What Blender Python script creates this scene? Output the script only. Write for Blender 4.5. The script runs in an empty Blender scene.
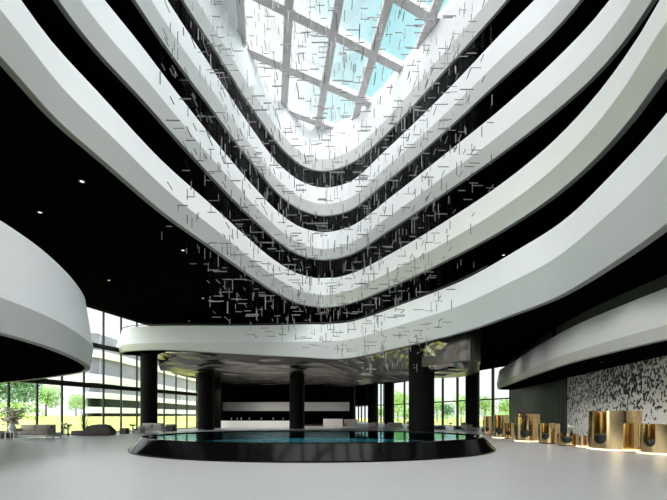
import bpy, bmesh, math, random
from mathutils import Vector
from mathutils.geometry import tessellate_polygon
random.seed(7)
SC = bpy.context.scene
COL = SC.collection
F, HY, CH = 420.0, 415.0, 1.6          # focal length in px, horizon row, eye height

# ------------------------------------------------------------ camera
cam_d = bpy.data.cameras.new('camera')
cam = bpy.data.objects.new('camera', cam_d); COL.objects.link(cam)
cam.location = (0, 0, CH); cam.rotation_euler = (math.pi / 2, 0, 0)
cam_d.sensor_fit = 'HORIZONTAL'; cam_d.sensor_width = 36.0
cam_d.lens = 36.0 * F / 667.0
cam_d.shift_y = (HY - 250.0) / 667.0
cam_d.clip_end = 2000
SC.camera = cam
# ------------------------------------------------------------ view
SC.view_settings.view_transform = 'Standard'
SC.view_settings.look = 'None'
SC.view_settings.gamma = 1.0
SC.view_settings.use_curve_mapping = False
SC.view_settings.exposure = 0.1
try:
    SC.cycles.max_bounces = 10; SC.cycles.diffuse_bounces = 5; SC.cycles.glossy_bounces = 5
    SC.cycles.transparent_max_bounces = 16
    SC.cycles.caustics_reflective = False; SC.cycles.caustics_refractive = False
    SC.cycles.sample_clamp_indirect = 6.0
    SC.cycles.use_denoising = True
except Exception:
    pass

# ------------------------------------------------------------ world: thin bright cloud over cyan sky
W = bpy.data.worlds.new('sky'); SC.world = W; W.use_nodes = True
nt = W.node_tree; nt.nodes.clear()
def N(nt, t, **k):
    n = nt.nodes.new(t)
    for a, b in k.items(): setattr(n, a, b)
    return n
def L(nt, a, b): nt.links.new(a, b)
out = N(nt, 'ShaderNodeOutputWorld'); bg = N(nt, 'ShaderNodeBackground')
tc = N(nt, 'ShaderNodeTexCoord'); sp = N(nt, 'ShaderNodeSeparateXYZ'); L(nt, tc.outputs['Generated'], sp.inputs[0])
noi = N(nt, 'ShaderNodeTexNoise'); noi.inputs['Scale'].default_value = 2.3; noi.inputs['Detail'].default_value = 5
L(nt, tc.outputs['Generated'], noi.inputs['Vector'])
# clouds gather towards the west (-X)
mx = N(nt, 'ShaderNodeMath', operation='MULTIPLY_ADD'); mx.inputs[1].default_value = -0.75; L(nt, sp.outputs['X'], mx.inputs[0]); L(nt, noi.outputs['Fac'], mx.inputs[2])
cr = N(nt, 'ShaderNodeValToRGB'); cr.color_ramp.elements[0].position = 0.47; cr.color_ramp.elements[1].position = 0.66
cr.color_ramp.elements[0].color = (0.42, 0.86, 0.93, 1); cr.color_ramp.elements[1].color = (1.0, 1.03, 1.05, 1)
L(nt, mx.outputs[0], cr.inputs[0])
# near the horizon: white haze
hz = N(nt, 'ShaderNodeMapRange'); hz.inputs['From Min'].default_value = 0.25; hz.inputs['From Max'].default_value = 0.5
L(nt, sp.outputs['Z'], hz.inputs['Value'])
mixh = N(nt, 'ShaderNodeMix', data_type='RGBA'); L(nt, hz.outputs['Result'], mixh.inputs['Factor'])
mixh.inputs['A'].default_value = (1.25, 1.27, 1.3, 1); L(nt, cr.outputs['Color'], mixh.inputs['B'])
# brightness: high sky overhead and behind (where the veiled sun is)
dt = N(nt, 'ShaderNodeVectorMath', operation='DOT_PRODUCT'); dt.inputs[1].default_value = Vector((0.24, -0.30, 0.92)).normalized()
L(nt, tc.outputs['Generated'], dt.inputs[0])
br = N(nt, 'ShaderNodeMapRange', interpolation_type='SMOOTHSTEP'); br.inputs['From Min'].default_value = 0.62; br.inputs['From Max'].default_value = 0.95
br.inputs['To Min'].default_value = 1.0; br.inputs['To Max'].default_value = 5.8
L(nt, dt.outputs['Value'], br.inputs['Value'])
# a second bright lobe low in the south, behind the viewpoint
ry = N(nt, 'ShaderNodeMapRange', interpolation_type='SMOOTHSTEP'); ry.inputs['From Min'].default_value = 0.3; ry.inputs['From Max'].default_value = 0.95
ry.inputs['To Min'].default_value = 0.0; ry.inputs['To Max'].default_value = 4.5
d2 = N(nt, 'ShaderNodeVectorMath', operation='DOT_PRODUCT'); d2.inputs[1].default_value = Vector((-0.62, -0.78, 0.1)).normalized()
L(nt, tc.outputs['Generated'], d2.inputs[0]); L(nt, d2.outputs['Value'], ry.inputs['Value'])
sm = N(nt, 'ShaderNodeMath', operation='ADD'); L(nt, br.outputs['Result'], sm.inputs[0]); L(nt, ry.outputs['Result'], sm.inputs[1])
ov = N(nt, 'ShaderNodeMapRange'); ov.inputs['From Min'].default_value = 0.66; ov.inputs['From Max'].default_value = 0.85
L(nt, dt.outputs['Value'], ov.inputs['Value'])
mixo = N(nt, 'ShaderNodeMix', data_type='RGBA'); L(nt, ov.outputs['Result'], mixo.inputs['Factor'])
L(nt, mixh.outputs['Result'], mixo.inputs['A']); mixo.inputs['B'].default_value = (0.99, 0.985, 1.0, 1)
L(nt, mixo.outputs['Result'], bg.inputs['Color']); L(nt, sm.outputs[0], bg.inputs['Strength'])
L(nt, bg.outputs[0], out.inputs[0])

# veiled sun: very soft, from high behind
sun_d = bpy.data.lights.new('sun', 'SUN'); sun_d.energy = 0.9; sun_d.angle = math.radians(50); sun_d.color = (1, 0.99, 0.97)
sun = bpy.data.objects.new('sun', sun_d); COL.objects.link(sun)
sun.rotation_euler = (math.radians(20), math.radians(16), 0)
sun.location = (0, -20, 60)

# ------------------------------------------------------------ materials
def mat(name, col, rough=0.5, metal=0.0, noise=0.0, nscale=4.0, bump=0.0, bscale=20.0, spec=0.5, emit=None, estr=0.0, coat=0.0, stretch=None):
    m = bpy.data.materials.new(name); m.use_nodes = True
    t = m.node_tree; b = t.nodes['Principled BSDF']
    b.inputs['Base Color'].default_value = (*col, 1); b.inputs['Roughness'].default_value = rough
    b.inputs['Metallic'].default_value = metal
    b.inputs['Specular IOR Level'].default_value = spec
    b.inputs['Coat Weight'].default_value = coat
    tco = N(t, 'ShaderNodeTexCoord'); src = tco.outputs['Object']
    if stretch:
        mp = N(t, 'ShaderNodeMapping'); mp.inputs['Scale'].default_value = stretch; L(t, src, mp.inputs[0]); src = mp.outputs[0]
    if noise > 0:
        n = N(t, 'ShaderNodeTexNoise'); n.inputs['Scale'].default_value = nscale; n.inputs['Detail'].default_value = 4
        L(t, src, n.inputs['Vector'])
        r = N(t, 'ShaderNodeMapRange'); r.inputs['From Min'].default_value = .3; r.inputs['From Max'].default_value = .7
        r.inputs['To Min'].default_value = 1 - noise; r.inputs['To Max'].default_value = 1 + noise
        L(t, n.outputs['Fac'], r.inputs['Value'])
        vm = N(t, 'ShaderNodeVectorMath', operation='SCALE'); vm.inputs[0].default_value = col
        L(t, r.outputs['Result'], vm.inputs['Scale']); L(t, vm.outputs[0], b.inputs['Base Color'])
    if bump > 0:
        n = N(t, 'ShaderNodeTexNoise'); n.inputs['Scale'].default_value = bscale; n.inputs['Detail'].default_value = 3
        L(t, src, n.inputs['Vector'])
        bp = N(t, 'ShaderNodeBump'); bp.inputs['Strength'].default_value = 1.0; bp.inputs['Distance'].default_value = bump
        L(t, n.outputs['Fac'], bp.inputs['Height']); L(t, bp.outputs[0], b.inputs['Normal'])
    if emit:
        b.inputs['Emission Color'].default_value = (*emit, 1); b.inputs['Emission Strength'].default_value = estr
    return m
def glass_mat(name, tint, refl=0.18, rough=0.0):
    m = bpy.data.materials.new(name); m.use_nodes = True; t = m.node_tree; t.nodes.clear()
    o = N(t, 'ShaderNodeOutputMaterial'); tr = N(t, 'ShaderNodeBsdfTransparent'); gl = N(t, 'ShaderNodeBsdfGlossy')
    tr.inputs[0].default_value = (*tint, 1); gl.inputs['Roughness'].default_value = rough
    lw = N(t, 'ShaderNodeFresnel'); lw.inputs['IOR'].default_value = 1.45
    mu = N(t, 'ShaderNodeMath', operation='MULTIPLY'); mu.inputs[1].default_value = refl; mu.use_clamp = True
    L(t, lw.outputs[0], mu.inputs[0]); mi = N(t, 'ShaderNodeMixShader'); L(t, mu.outputs[0], mi.inputs[0])
    L(t, tr.outputs[0], mi.inputs[1]); L(t, gl.outputs[0], mi.inputs[2]); L(t, mi.outputs[0], o.inputs[0])
    return m
M = {}
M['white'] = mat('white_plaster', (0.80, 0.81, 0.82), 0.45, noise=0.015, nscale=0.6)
M['fascia'] = mat('white_fascia_shaded', (0.60, 0.605, 0.59), 0.4, noise=0.015, nscale=0.6)  # greyer than the parapet white: shade of the downward face put into the colour
M['trim'] = mat('shaded_edge_trim', (0.22, 0.22, 0.215), 0.5)  # underside lip: its downward-facing shade is put into the grey
M['black'] = mat('matt_black_ceiling', (0.0025, 0.0025, 0.0025), 0.9, spec=0.0)
M['blackwall'] = mat('black_wall_panel', (0.004, 0.004, 0.004), 0.7, spec=0.05)
M['column'] = mat('black_column_plaster', (0.005, 0.0045, 0.004), 0.6, noise=0.2, nscale=3, spec=0.06)
M['frame'] = mat('black_window_frame', (0.006, 0.006, 0.006), 0.5, spec=0.3)
M['beam'] = mat('grey_skylight_beam', (0.5, 0.49, 0.49), 0.5)
M['glass'] = glass_mat('clear_glass', (0.96, 0.98, 0.97))
M['skyglass'] = glass_mat('skylight_glass', (0.985, 0.985, 0.98), refl=0.15)
M['guard'] = mat('dark_smoked_guard_glass', (0.09, 0.094, 0.08), 0.3, spec=0.6)
M['rail'] = mat('dark_rail', (0.02, 0.02, 0.02), 0.4)
M['poolblack'] = mat('black_polished_granite', (0.003, 0.003, 0.003), 0.10, spec=0.08)
M['rod'] = mat('polished_dark_steel_rod', (0.20, 0.20, 0.20), 0.45, metal=1.0)
M['wire'] = mat('steel_wire', (0.4, 0.4, 0.4), 0.4, metal=1.0)
M['gold'] = mat('polished_gold', (0.64, 0.47, 0.25), 0.14, metal=1.0)
M['dark_seat'] = mat('dark_green_leather', (0.012, 0.018, 0.014), 0.45)
M['glow'] = mat('warm_light_strip', (1, 0.85, 0.6), 0.5, emit=(1.0, 0.78, 0.48), estr=2.2)
M['lamp'] = mat('spot_lens', (1, 1, 1), 0.5, emit=(1, 0.97, 0.92), estr=2.5)
M['sofa_beige'] = mat('beige_fabric', (0.42, 0.38, 0.32), 0.9, noise=0.06, nscale=20)
M['sofa_brown'] = mat('taupe_fabric', (0.12, 0.10, 0.085), 0.9, noise=0.08, nscale=20)
M['sofa_dark'] = mat('charcoal_fabric', (0.075, 0.065, 0.058), 0.9, noise=0.08, nscale=20)
M['sofa_grey'] = mat('light_grey_fabric', (0.36, 0.34, 0.31), 0.9, noise=0.06, nscale=20)
M['white_paint'] = mat('white_lacquer', (0.8, 0.79, 0.76), 0.3)
M['leaf'] = mat('green_leaf', (0.07, 0.19, 0.06), 0.6, noise=0.4, nscale=1.5)
M['leaf2'] = mat('light_green_leaf', (0.30, 0.48, 0.14), 0.6, noise=0.4, nscale=1.5)
M['bark'] = mat('bark', (0.08, 0.06, 0.045), 0.9, noise=0.2)
M['petal'] = mat('cream_petal', (0.85, 0.80, 0.66), 0.6)
M['dark_petal'] = mat('dark_red_petal', (0.10, 0.03, 0.035), 0.6)
M['lawn'] = mat('yellow_green_lawn', (0.50, 0.52, 0.15), 0.9, noise=0.3, nscale=0.15)
M['paving'] = mat('pale_paving', (0.6, 0.58, 0.5), 0.8, noise=0.1, nscale=0.3)
M['ext_white'] = mat('white_render_band', (0.85, 0.86, 0.86), 0.6)
M['ext_glass'] = mat('grey_violet_glazing', (0.24, 0.24, 0.30), 0.35, noise=0.1, nscale=0.4)
M['ext_green'] = mat('dark_green_glazing', (0.006, 0.016, 0.008), 0.5, noise=0.5, nscale=0.9, spec=0.2)
M['backband'] = mat('grey_white_parapet', (0.55, 0.54, 0.53), 0.5)
M['basin'] = mat('teal_pool_tile', (0.06, 0.36, 0.44), 0.6, noise=0.25, nscale=0.8)

def floor_mat():
    m = mat('pale_stone_floor', (0.56, 0.555, 0.55), 0.32, spec=0.35)
    t = m.node_tree; b = t.nodes['Principled BSDF']
    tco = N(t, 'ShaderNodeTexCoord')
    n = N(t, 'ShaderNodeTexNoise'); n.inputs['Scale'].default_value = 9; n.inputs['Detail'].default_value = 6
    L(t, tco.outputs['Object'], n.inputs['Vector'])
    mp = N(t, 'ShaderNodeMapping'); mp.inputs['Rotation'].default_value = (0, 0, 0.3); L(t, tco.outputs['Object'], mp.inputs[0])
    br = N(t, 'ShaderNodeTexBrick'); br.inputs['Scale'].default_value = 1.0; br.inputs['Mortar Size'].default_value = 0.006
    br.inputs['Brick Width'].default_value = 1.2; br.inputs['Row Height'].default_value = 1.2; br.offset = 0.0
    br.inputs['Color1'].default_value = (1, 1, 1, 1); br.inputs['Color2'].default_value = (0.975, 0.975, 0.975, 1); br.inputs['Mortar'].default_value = (0.93, 0.93, 0.93, 1)
    L(t, mp.outputs[0], br.inputs['Vector'])
    r = N(t, 'ShaderNodeMapRange'); r.inputs['To Min'].default_value = 0.52; r.inputs['To Max'].default_value = 0.60
    L(t, n.outputs['Fac'], r.inputs['Value'])
    vm = N(t, 'ShaderNodeVectorMath', operation='SCALE'); L(t, br.outputs['Color'], vm.inputs[0]); L(t, r.outputs['Result'], vm.inputs['Scale'])
    L(t, vm.outputs[0], b.inputs['Base Color'])
    return m
M['floor'] = floor_mat()

def mosaic_mat():
    m = mat('black_white_flake_mosaic', (0.5, 0.5, 0.47), 0.3, spec=0.5)
    t = m.node_tree; b = t.nodes['Principled BSDF']
    tco = N(t, 'ShaderNodeTexCoord'); uvm = N(t, 'ShaderNodeUVMap')
    mp = N(t, 'ShaderNodeMapping'); mp.inputs['Scale'].default_value = (8.2, 6.8, 1); L(t, uvm.outputs[0], mp.inputs[0])
    vo = N(t, 'ShaderNodeTexVoronoi'); vo.inputs['Scale'].default_value = 1.0; vo.inputs['Randomness'].default_value = 0.9
    L(t, mp.outputs[0], vo.inputs['Vector'])
    se = N(t, 'ShaderNodeSeparateColor'); L(t, vo.outputs['Color'], se.inputs[0])
    # flakes get fewer towards the foot of the wall and its two ends
    su = N(t, 'ShaderNodeSeparateXYZ'); L(t, uvm.outputs[0], su.inputs[0])
    v = N(t, 'ShaderNodeMapRange'); v.inputs['From Min'].default_value = 1.0; v.inputs['From Max'].default_value = 3.0
    v.inputs['To Min'].default_value = 0.08; v.inputs['To Max'].default_value = 0.6; L(t, su.outputs['Y'], v.inputs['Value'])
    u1 = N(t, 'ShaderNodeMapRange'); u1.inputs['From Min'].default_value = 0.0; u1.inputs['From Max'].default_value = 7.0
    u1.inputs['To Min'].default_value = 0.7; u1.inputs['To Max'].default_value = 1.0; L(t, su.outputs['X'], u1.inputs['Value'])
    u2 = N(t, 'ShaderNodeMapRange'); u2.inputs['From Min'].default_value = 10.0; u2.inputs['From Max'].default_value = 14.5
    u2.inputs['To Min'].default_value = 1.0; u2.inputs['To Max'].default_value = 0.25; L(t, su.outputs['X'], u2.inputs['Value'])
    p = N(t, 'ShaderNodeMath', operation='MULTIPLY'); L(t, v.outputs['Result'], p.inputs[0]); L(t, u1.outputs['Result'], p.inputs[1])
    p2 = N(t, 'ShaderNodeMath', operation='MULTIPLY'); L(t, p.outputs[0], p2.inputs[0]); L(t, u2.outputs['Result'], p2.inputs[1])
    lt = N(t, 'ShaderNodeMath', operation='LESS_THAN'); L(t, se.outputs[0], lt.inputs[0]); L(t, p2.outputs[0], lt.inputs[1])
    mi = N(t, 'ShaderNodeMix', data_type='RGBA'); L(t, lt.outputs[0], mi.inputs['Factor'])
    mi.inputs['A'].default_value = (0.66, 0.66, 0.63, 1); mi.inputs['B'].default_value = (0.01, 0.01, 0.01, 1)
    L(t, mi.outputs['Result'], b.inputs['Base Color'])
    return m
M['mosaic'] = mosaic_mat()

def bronze_mat():
    m = mat('rippled_dark_bronze', (0.30, 0.28, 0.25), 0.22, metal=1.0)
    t = m.node_tree; b = t.nodes['Principled BSDF']
    tco = N(t, 'ShaderNodeTexCoord'); mp = N(t, 'ShaderNodeMapping'); mp.inputs['Scale'].default_value = (0.35, 1.0, 1)
    L(t, tco.outputs['Object'], mp.inputs[0])
    n = N(t, 'ShaderNodeTexNoise'); n.inputs['Scale'].default_value = 1.0; n.inputs['Detail'].default_value = 1.5
    L(t, mp.outputs[0], n.inputs['Vector'])
    bp = N(t, 'ShaderNodeBump'); bp.inputs['Distance'].default_value = 0.42; bp.inputs['Strength'].default_value = 1.0
    L(t, n.outputs['Fac'], bp.inputs['Height']); L(t, bp.outputs[0], b.inputs['Normal'])
    return m
M['bronze'] = bronze_mat()
M['bronze2'] = mat('smooth_dark_bronze', (0.11, 0.10, 0.09), 0.28, metal=1.0, bump=0.04, bscale=1.2)

def water_mat():
    m = bpy.data.materials.new('still_teal_water'); m.use_nodes = True; t = m.node_tree; t.nodes.clear()
    o = N(t, 'ShaderNodeOutputMaterial'); tr = N(t, 'ShaderNodeBsdfTransparent'); gl = N(t, 'ShaderNodeBsdfGlossy')
    tr.inputs[0].default_value = (0.75, 0.93, 0.95, 1); gl.inputs['Roughness'].default_value = 0.02
    gl.inputs['Color'].default_value = (0.40, 0.66, 0.70, 1)
    fr = N(t, 'ShaderNodeFresnel'); fr.inputs['IOR'].default_value = 1.33
    tco = N(t, 'ShaderNodeTexCoord'); mp = N(t, 'ShaderNodeMapping'); mp.inputs['Scale'].default_value = (1.2, 0.5, 1)
    L(t, tco.outputs['Object'], mp.inputs[0])
    n = N(t, 'ShaderNodeTexNoise'); n.inputs['Scale'].default_value = 2.2; n.inputs['Detail'].default_value = 2; L(t, mp.outputs[0], n.inputs['Vector'])
    bp = N(t, 'ShaderNodeBump'); bp.inputs['Distance'].default_value = 0.012; L(t, n.outputs['Fac'], bp.inputs['Height'])
    L(t, bp.outputs[0], gl.inputs['Normal']); L(t, bp.outputs[0], fr.inputs['Normal'])
    mi = N(t, 'ShaderNodeMixShader'); L(t, fr.outputs[0], mi.inputs[0]); L(t, tr.outputs[0], mi.inputs[1]); L(t, gl.outputs[0], mi.inputs[2])
    L(t, mi.outputs[0], o.inputs[0])
    return m
M['water'] = water_mat()

# ------------------------------------------------------------ builders
def at(px, py, z):
    D = (z - CH) * F / (HY - py); return Vector(((px - 333.5) * D / F, D, z))
def atD(px, D, z=0.0):
    return Vector(((px - 333.5) * D / F, D, z))
def mesh(name, V, Fc, m, parent=None, smooth=False, autos=None, uv=None):
    off = parent.location if parent is not None and parent.get('_w') else Vector((0, 0, 0))
    if parent is not None and parent.parent is not None: off = Vector((0, 0, 0))
    me = bpy.data.meshes.new(name); me.from_pydata([tuple(Vector(v) - off) for v in V], [], Fc); me.update()
    me.materials.append(m)
    if uv:
        ul = me.uv_layers.new(name='UVMap')
        for lp in me.loops: ul.data[lp.index].uv = uv[lp.vertex_index]
    if smooth:
        for p in me.polygons: p.use_smooth = True
        if autos is not None:
            bm = bmesh.new(); bm.from_mesh(me)
            for e in bm.edges:
                if len(e.link_faces) == 2 and e.calc_face_angle(0) > autos: e.smooth = False
            bm.to_mesh(me); bm.free()
    o = bpy.data.objects.new(name, me); COL.objects.link(o)
    if parent is not None: o.parent = parent
    return o
def root(name, loc, label=None, cat=None, group=None, kind=None):
    o = bpy.data.objects.new(name, None); COL.objects.link(o); o.location = loc; o.empty_display_size = 0.2
    o['_w'] = 1
    return tag(o, label, cat, group, kind)
def tag(o, label=None, cat=None, group=None, kind=None):
    if label: o['label'] = label
    if cat: o['category'] = cat
    if group: o['group'] = group
    if kind: o['kind'] = kind
    return o
class B:
    """collects shapes into one mesh"""
    def __init__(s): s.V = []; s.F = []
    def add(s, V, Fc):
        n = len(s.V); s.V += [Vector(v) for v in V]; s.F += [tuple(i + n for i in f) for f in Fc]; return s
    def box(s, c, d, rz=0.0):
        x, y, z = d[0] / 2, d[1] / 2, d[2] / 2; ca, sa = math.cos(rz), math.sin(rz)
        V = []
        for sx, sy, sz in ((-1,-1,-1),(1,-1,-1),(1,1,-1),(-1,1,-1),(-1,-1,1),(1,-1,1),(1,1,1),(-1,1,1)):
            a, b = sx * x, sy * y
            V.append((c[0] + a * ca - b * sa, c[1] + a * sa + b * ca, c[2] + sz * z))
        return s.add(V, [(0,3,2,1),(4,5,6,7),(0,1,5,4),(1,2,6,5),(2,3,7,6),(3,0,4,7)])
    def rbox(s, c, d, r=0.05, rz=0.0, n=2):
        bm = bmesh.new(); bmesh.ops.create_cube(bm, size=1.0)
        for v in bm.verts: v.co = Vector((v.co.x * d[0], v.co.y * d[1], v.co.z * d[2]))
        bmesh.ops.bevel(bm, geom=bm.edges[:], offset=min(r, min(d) * 0.45), segments=n, affect='EDGES', profile=0.5)
        ca, sa = math.cos(rz), math.sin(rz)
        V = [(c[0] + v.co.x * ca - v.co.y * sa, c[1] + v.co.x * sa + v.co.y * ca, c[2] + v.co.z) for v in bm.verts]
        bm.verts.index_update(); Fc = [tuple(v.index for v in f.verts) for f in bm.faces]; bm.free()
        return s.add(V, Fc)
    def lathe(s, c, prof, n=24, ax=1.0, ay=1.0, cap=True):
        V = []; Fc = []
        for r, z in prof:
            for k in range(n):
                a = 2 * math.pi * k / n; V.append((c[0] + r * ax * math.cos(a), c[1] + r * ay * math.sin(a), c[2] + z))
        for i in range(len(prof) - 1):
            for k in range(n):
                j = (k + 1) % n; Fc.append((i*n+k, i*n+j, (i+1)*n+j, (i+1)*n+k))
        if cap:
            Fc.append(tuple(range(n))[::-1]); Fc.append(tuple((len(prof)-1)*n + k for k in range(n)))
        return s.add(V, Fc)
    def tube(s, a, b, r, n=6, r2=None):
        a, b = Vector(a), Vector(b); d = (b - a).normalized(); r2 = r if r2 is None else r2
        u = d.orthogonal().normalized(); w = d.cross(u); V = []
        for p, q in ((a, r), (b, r2)):
            for k in range(n):
                t = 2 * math.pi * k / n; V.append(p + (u * math.cos(t) + w * math.sin(t)) * q)
        Fc = [(k, (k+1) % n, n + (k+1) % n, n + k) for k in range(n)] + [tuple(range(n))[::-1], tuple(range(n, 2*n))]
        return s.add(V, Fc)
    def build(s, name, m, parent=None, smooth=False, autos=0.6):
        return mesh(name, s.V, s.F, m, parent, smooth, autos if smooth else None)

def spline(P, closed=False, step=0.6):
    P = [Vector((p[0], p[1])) for p in P]; n = len(P); out = []
    rng = range(n) if closed else range(n - 1)
    for i in rng:
        p1, p2 = P[i], P[(i+1) % n]
        p0 = P[(i-1) % n] if (closed or i > 0) else p1 * 2 - p2
        p3 = P[(i+2) % n] if (closed or i < n - 2) else p2 * 2 - p1
        # centripetal Catmull-Rom
        t = [0.0]
        for a, b in ((p0, p1), (p1, p2), (p2, p3)): t.append(t[-1] + max((b - a).length, 1e-3) ** 0.5)
        k = max(2, int((p2 - p1).length / step))
        for j in range(k):
            u = t[1] + (t[2] - t[1]) * j / k
            a1 = p0 * ((t[1]-u)/(t[1]-t[0])) + p1 * ((u-t[0])/(t[1]-t[0]))
            a2 = p1 * ((t[2]-u)/(t[2]-t[1])) + p2 * ((u-t[1])/(t[2]-t[1]))
            a3 = p2 * ((t[3]-u)/(t[3]-t[2])) + p3 * ((u-t[2])/(t[3]-t[2]))
            b1 = a1 * ((t[2]-u)/(t[2]-t[0])) + a2 * ((u-t[0])/(t[2]-t[0]))
            b2 = a2 * ((t[3]-u)/(t[3]-t[1])) + a3 * ((u-t[1])/(t[3]-t[1]))
            out.append(b1 * ((t[2]-u)/(t[2]-t[1])) + b2 * ((u-t[1])/(t[2]-t[1])))
    if not closed: out.append(P[-1])
    return out
def normals(C, closed):
    n = len(C); R = []
    for i in range(n):
        a = C[(i-1) % n] if (closed or i > 0) else C[i]; b = C[(i+1) % n] if (closed or i < n-1) else C[i]
        t = (b - a).normalized(); R.append(Vector((t.y, -t.x)))
    return R
def sweep(name, C, prof, m, parent, closed, smooth=True, loop=False, autos=0.15):
    """prof: list of (offset towards the void, z or function of the plan point)"""
    Nn = normals(C, closed); V = []; Fc = []; k = len(prof); n = len(C)
    for p, q in zip(C, Nn):
        for off, z in prof:
            zz = z(p) if callable(z) else z
            V.append((p.x + q.x * off, p.y + q.y * off, zz))
    for i in range(n if closed else n - 1):
        j = (i + 1) % n
        for a in range(k if loop else k - 1):
            b = (a + 1) % k; Fc.append((i*k+a, i*k+b, j*k+b, j*k+a))
    if loop and not closed:
        Fc.append(tuple(range(k))); Fc.append(tuple((n-1)*k + a for a in range(k))[::-1])
    return mesh(name, V, Fc, m, parent, smooth, autos)
def plate(name, outer, z0, z1, m, hole=None, parent=None):
    """flat slab, possibly with one hole"""
    loops = [[Vector((p[0], p[1], 0)) for p in outer]]
    if hole: loops.append([Vector((p[0], p[1], 0)) for p in hole])
    tris = tessellate_polygon(loops); flat = [p for l in loops for p in l]; n = len(flat)
    V = [(p.x, p.y, z0) for p in flat] + [(p.x, p.y, z1) for p in flat]
    Fc = [tuple(t) for t in tris] + [tuple(i + n for i in t)[::-1] for t in tris]
    s = 0
    for l in loops:
        k = len(l)
        for i in range(k): Fc.append((s+i, s+(i+1) % k, s+(i+1) % k+n, s+i+n))
        s += k
    o = mesh(name, V, Fc, m, parent)
    bm = bmesh.new(); bm.from_mesh(o.data); bmesh.ops.recalc_face_normals(bm, faces=bm.faces[:]); bm.to_mesh(o.data); bm.free()
    return o
def wallrun(name, pts, z0, z1, m, th=0.3, parent=None, uv=False):
    """vertical wall along plan points, thickness to the left of travel"""
    P = [Vector((p[0], p[1])) for p in pts]; Nn = normals(P, False); V = []; U = []; d = 0
    for i, (p, q) in enumerate(zip(P, Nn)):
        if i: d += (p - P[i-1]).length
        a = p; b = p - q * th
        V += [(a.x, a.y, z0), (a.x, a.y, z1), (b.x, b.y, z1), (b.x, b.y, z0)]; U += [(d, z0), (d, z1), (d, z1), (d, z0)]
    n = len(P); Fc = []
    for i in range(n - 1):
        for a in range(4): Fc.append((i*4+a, i*4+(a+1) % 4, i*4+4+(a+1) % 4, i*4+4+a))
    Fc += [(0, 1, 2, 3), tuple((n-1)*4+a for a in (3, 2, 1, 0))]
    return mesh(name, V, Fc, m, parent, uv=U if uv else None)
def copy_tree(o, parent=None):
    c = o.copy(); COL.objects.link(c)
    if parent: c.parent = parent
    for ch in list(o.children): copy_tree(ch, c)
    return c

# ------------------------------------------------------------ plan lines
def facL(D): return (-20.8 + (D - 35.8) * 0.25, D)       # left window wall
def facR(D): return (21.1 - (D - 50) * 0.327, D)         # right window wall
REAR = [(7.8, 2), (4.6, -5), (0, -7.5), (-4.6, -5), (-7.8, 2)]
C2 = spline([(-9.0,11.5),(-9.05,13.5),(-8.75,15.6),(-8.1,19.8),(-7.05,23.7),(-5.95,27.9),(-4.55,32.6),(-2.8,35.9),(-0.8,37),(1.35,35.8),(4.4,31),(7.45,24.9),(8.85,21.4),(9.65,18.3),(9.85,15.5),(9.65,13.2),(9.3,11.5),(8.9,8)] + REAR + [(-8.8,7)], True)
C3 = spline([(-9.2,13.8),(-9.0,15.7),(-8.4,18.2),(-7.75,21.3),(-6.75,25.5),(-5.5,30),(-4.25,33.6),(-2.7,36.1),(-0.8,37),(1.4,35.9),(4.3,30.9),(6.95,25.8),(8.85,22),(9.95,19.3),(10.6,17.1),(10.75,15.4),(10.6,13.5),(9.8,8)] + REAR + [(-8.9,8)], True)
C4 = spline([(-8.95,14),(-8.6,17.2),(-8.05,20.2),(-7.2,23.6),(-5.85,28.9),(-4.25,33.8),(-2.5,36.3),(-0.8,37.05),(1.3,36.2),(3.9,31.9),(6.8,26.4),(8.8,22.1),(10.1,19.4),(10.6,17.5),(10.8,15),(10.2,9)] + REAR + [(-8.9,8)], True)
C5 = spline([(-8.9,14),(-8.6,18.4),(-7.9,21.7),(-6.9,25.3),(-5.9,29),(-4.1,34.1),(-2.5,36.4),(-0.8,37),(1.5,35.9),(3.6,33),(5.7,29),(7.0,26.2),(9.0,21.9),(10.3,18.6),(10.8,15),(10.2,9)] + REAR + [(-8.9,8)], True)
HULL = [facL(-12), facL(10), facL(30), facL(52), (-16.5, 75), (3, 75), (5.1, 99), facR(80), facR(50), (20.6, 46), (18.9, 34), (16.8, 21.2), (15.6, 10), (15.2, -12)]

# ------------------------------------------------------------ setting
fl = plate('floor', HULL, -0.3, 0.0, M['floor']); tag(fl, kind='structure')
def offset_curve(C, d, closed=True):
    return [p - q * d for p, q in zip(C, normals(C, closed))]
S = {2: (11.03, 12.05, 13.6), 3: (15.2, 16.12, 17.7), 4: (19.1, 20.1, 21.65), 5: (23.0, 24.0, 27.14)}
CUR = {2: C2, 3: C3, 4: C4, 5: C5}
for lv in (2, 3, 4, 5):
    zs, zb, zt = S[lv]; C = CUR[lv]
    inner = [tuple(p) for p in offset_curve(C, 0.02)]
    if lv == 2: outer = HULL
    else: outer = [tuple(p) for p in offset_curve(C2, 5.5)][::3]
    if lv < 5:
        o = plate('ceiling', outer, zs + 0.004, zs + 0.9, M['black'], hole=inner); tag(o, kind='structure')
        ring = offset_curve(C2, 5.0)
        o = sweep('wall_atrium', ring + [ring[0]], [(0, zs + 0.9), (0, {2: 15.2, 3: 19.1, 4: 23.0}[lv]), (-0.3, {2: 15.2, 3: 19.1, 4: 23.0}[lv]), (-0.3, zs + 0.9)], M['blackwall'], None, False, loop=True)
        tag(o, kind='structure')
    else:
        o = plate('ceiling', outer, zs + 0.004, zs + 0.5, M['black'], hole=inner); tag(o, kind='structure')
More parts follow.
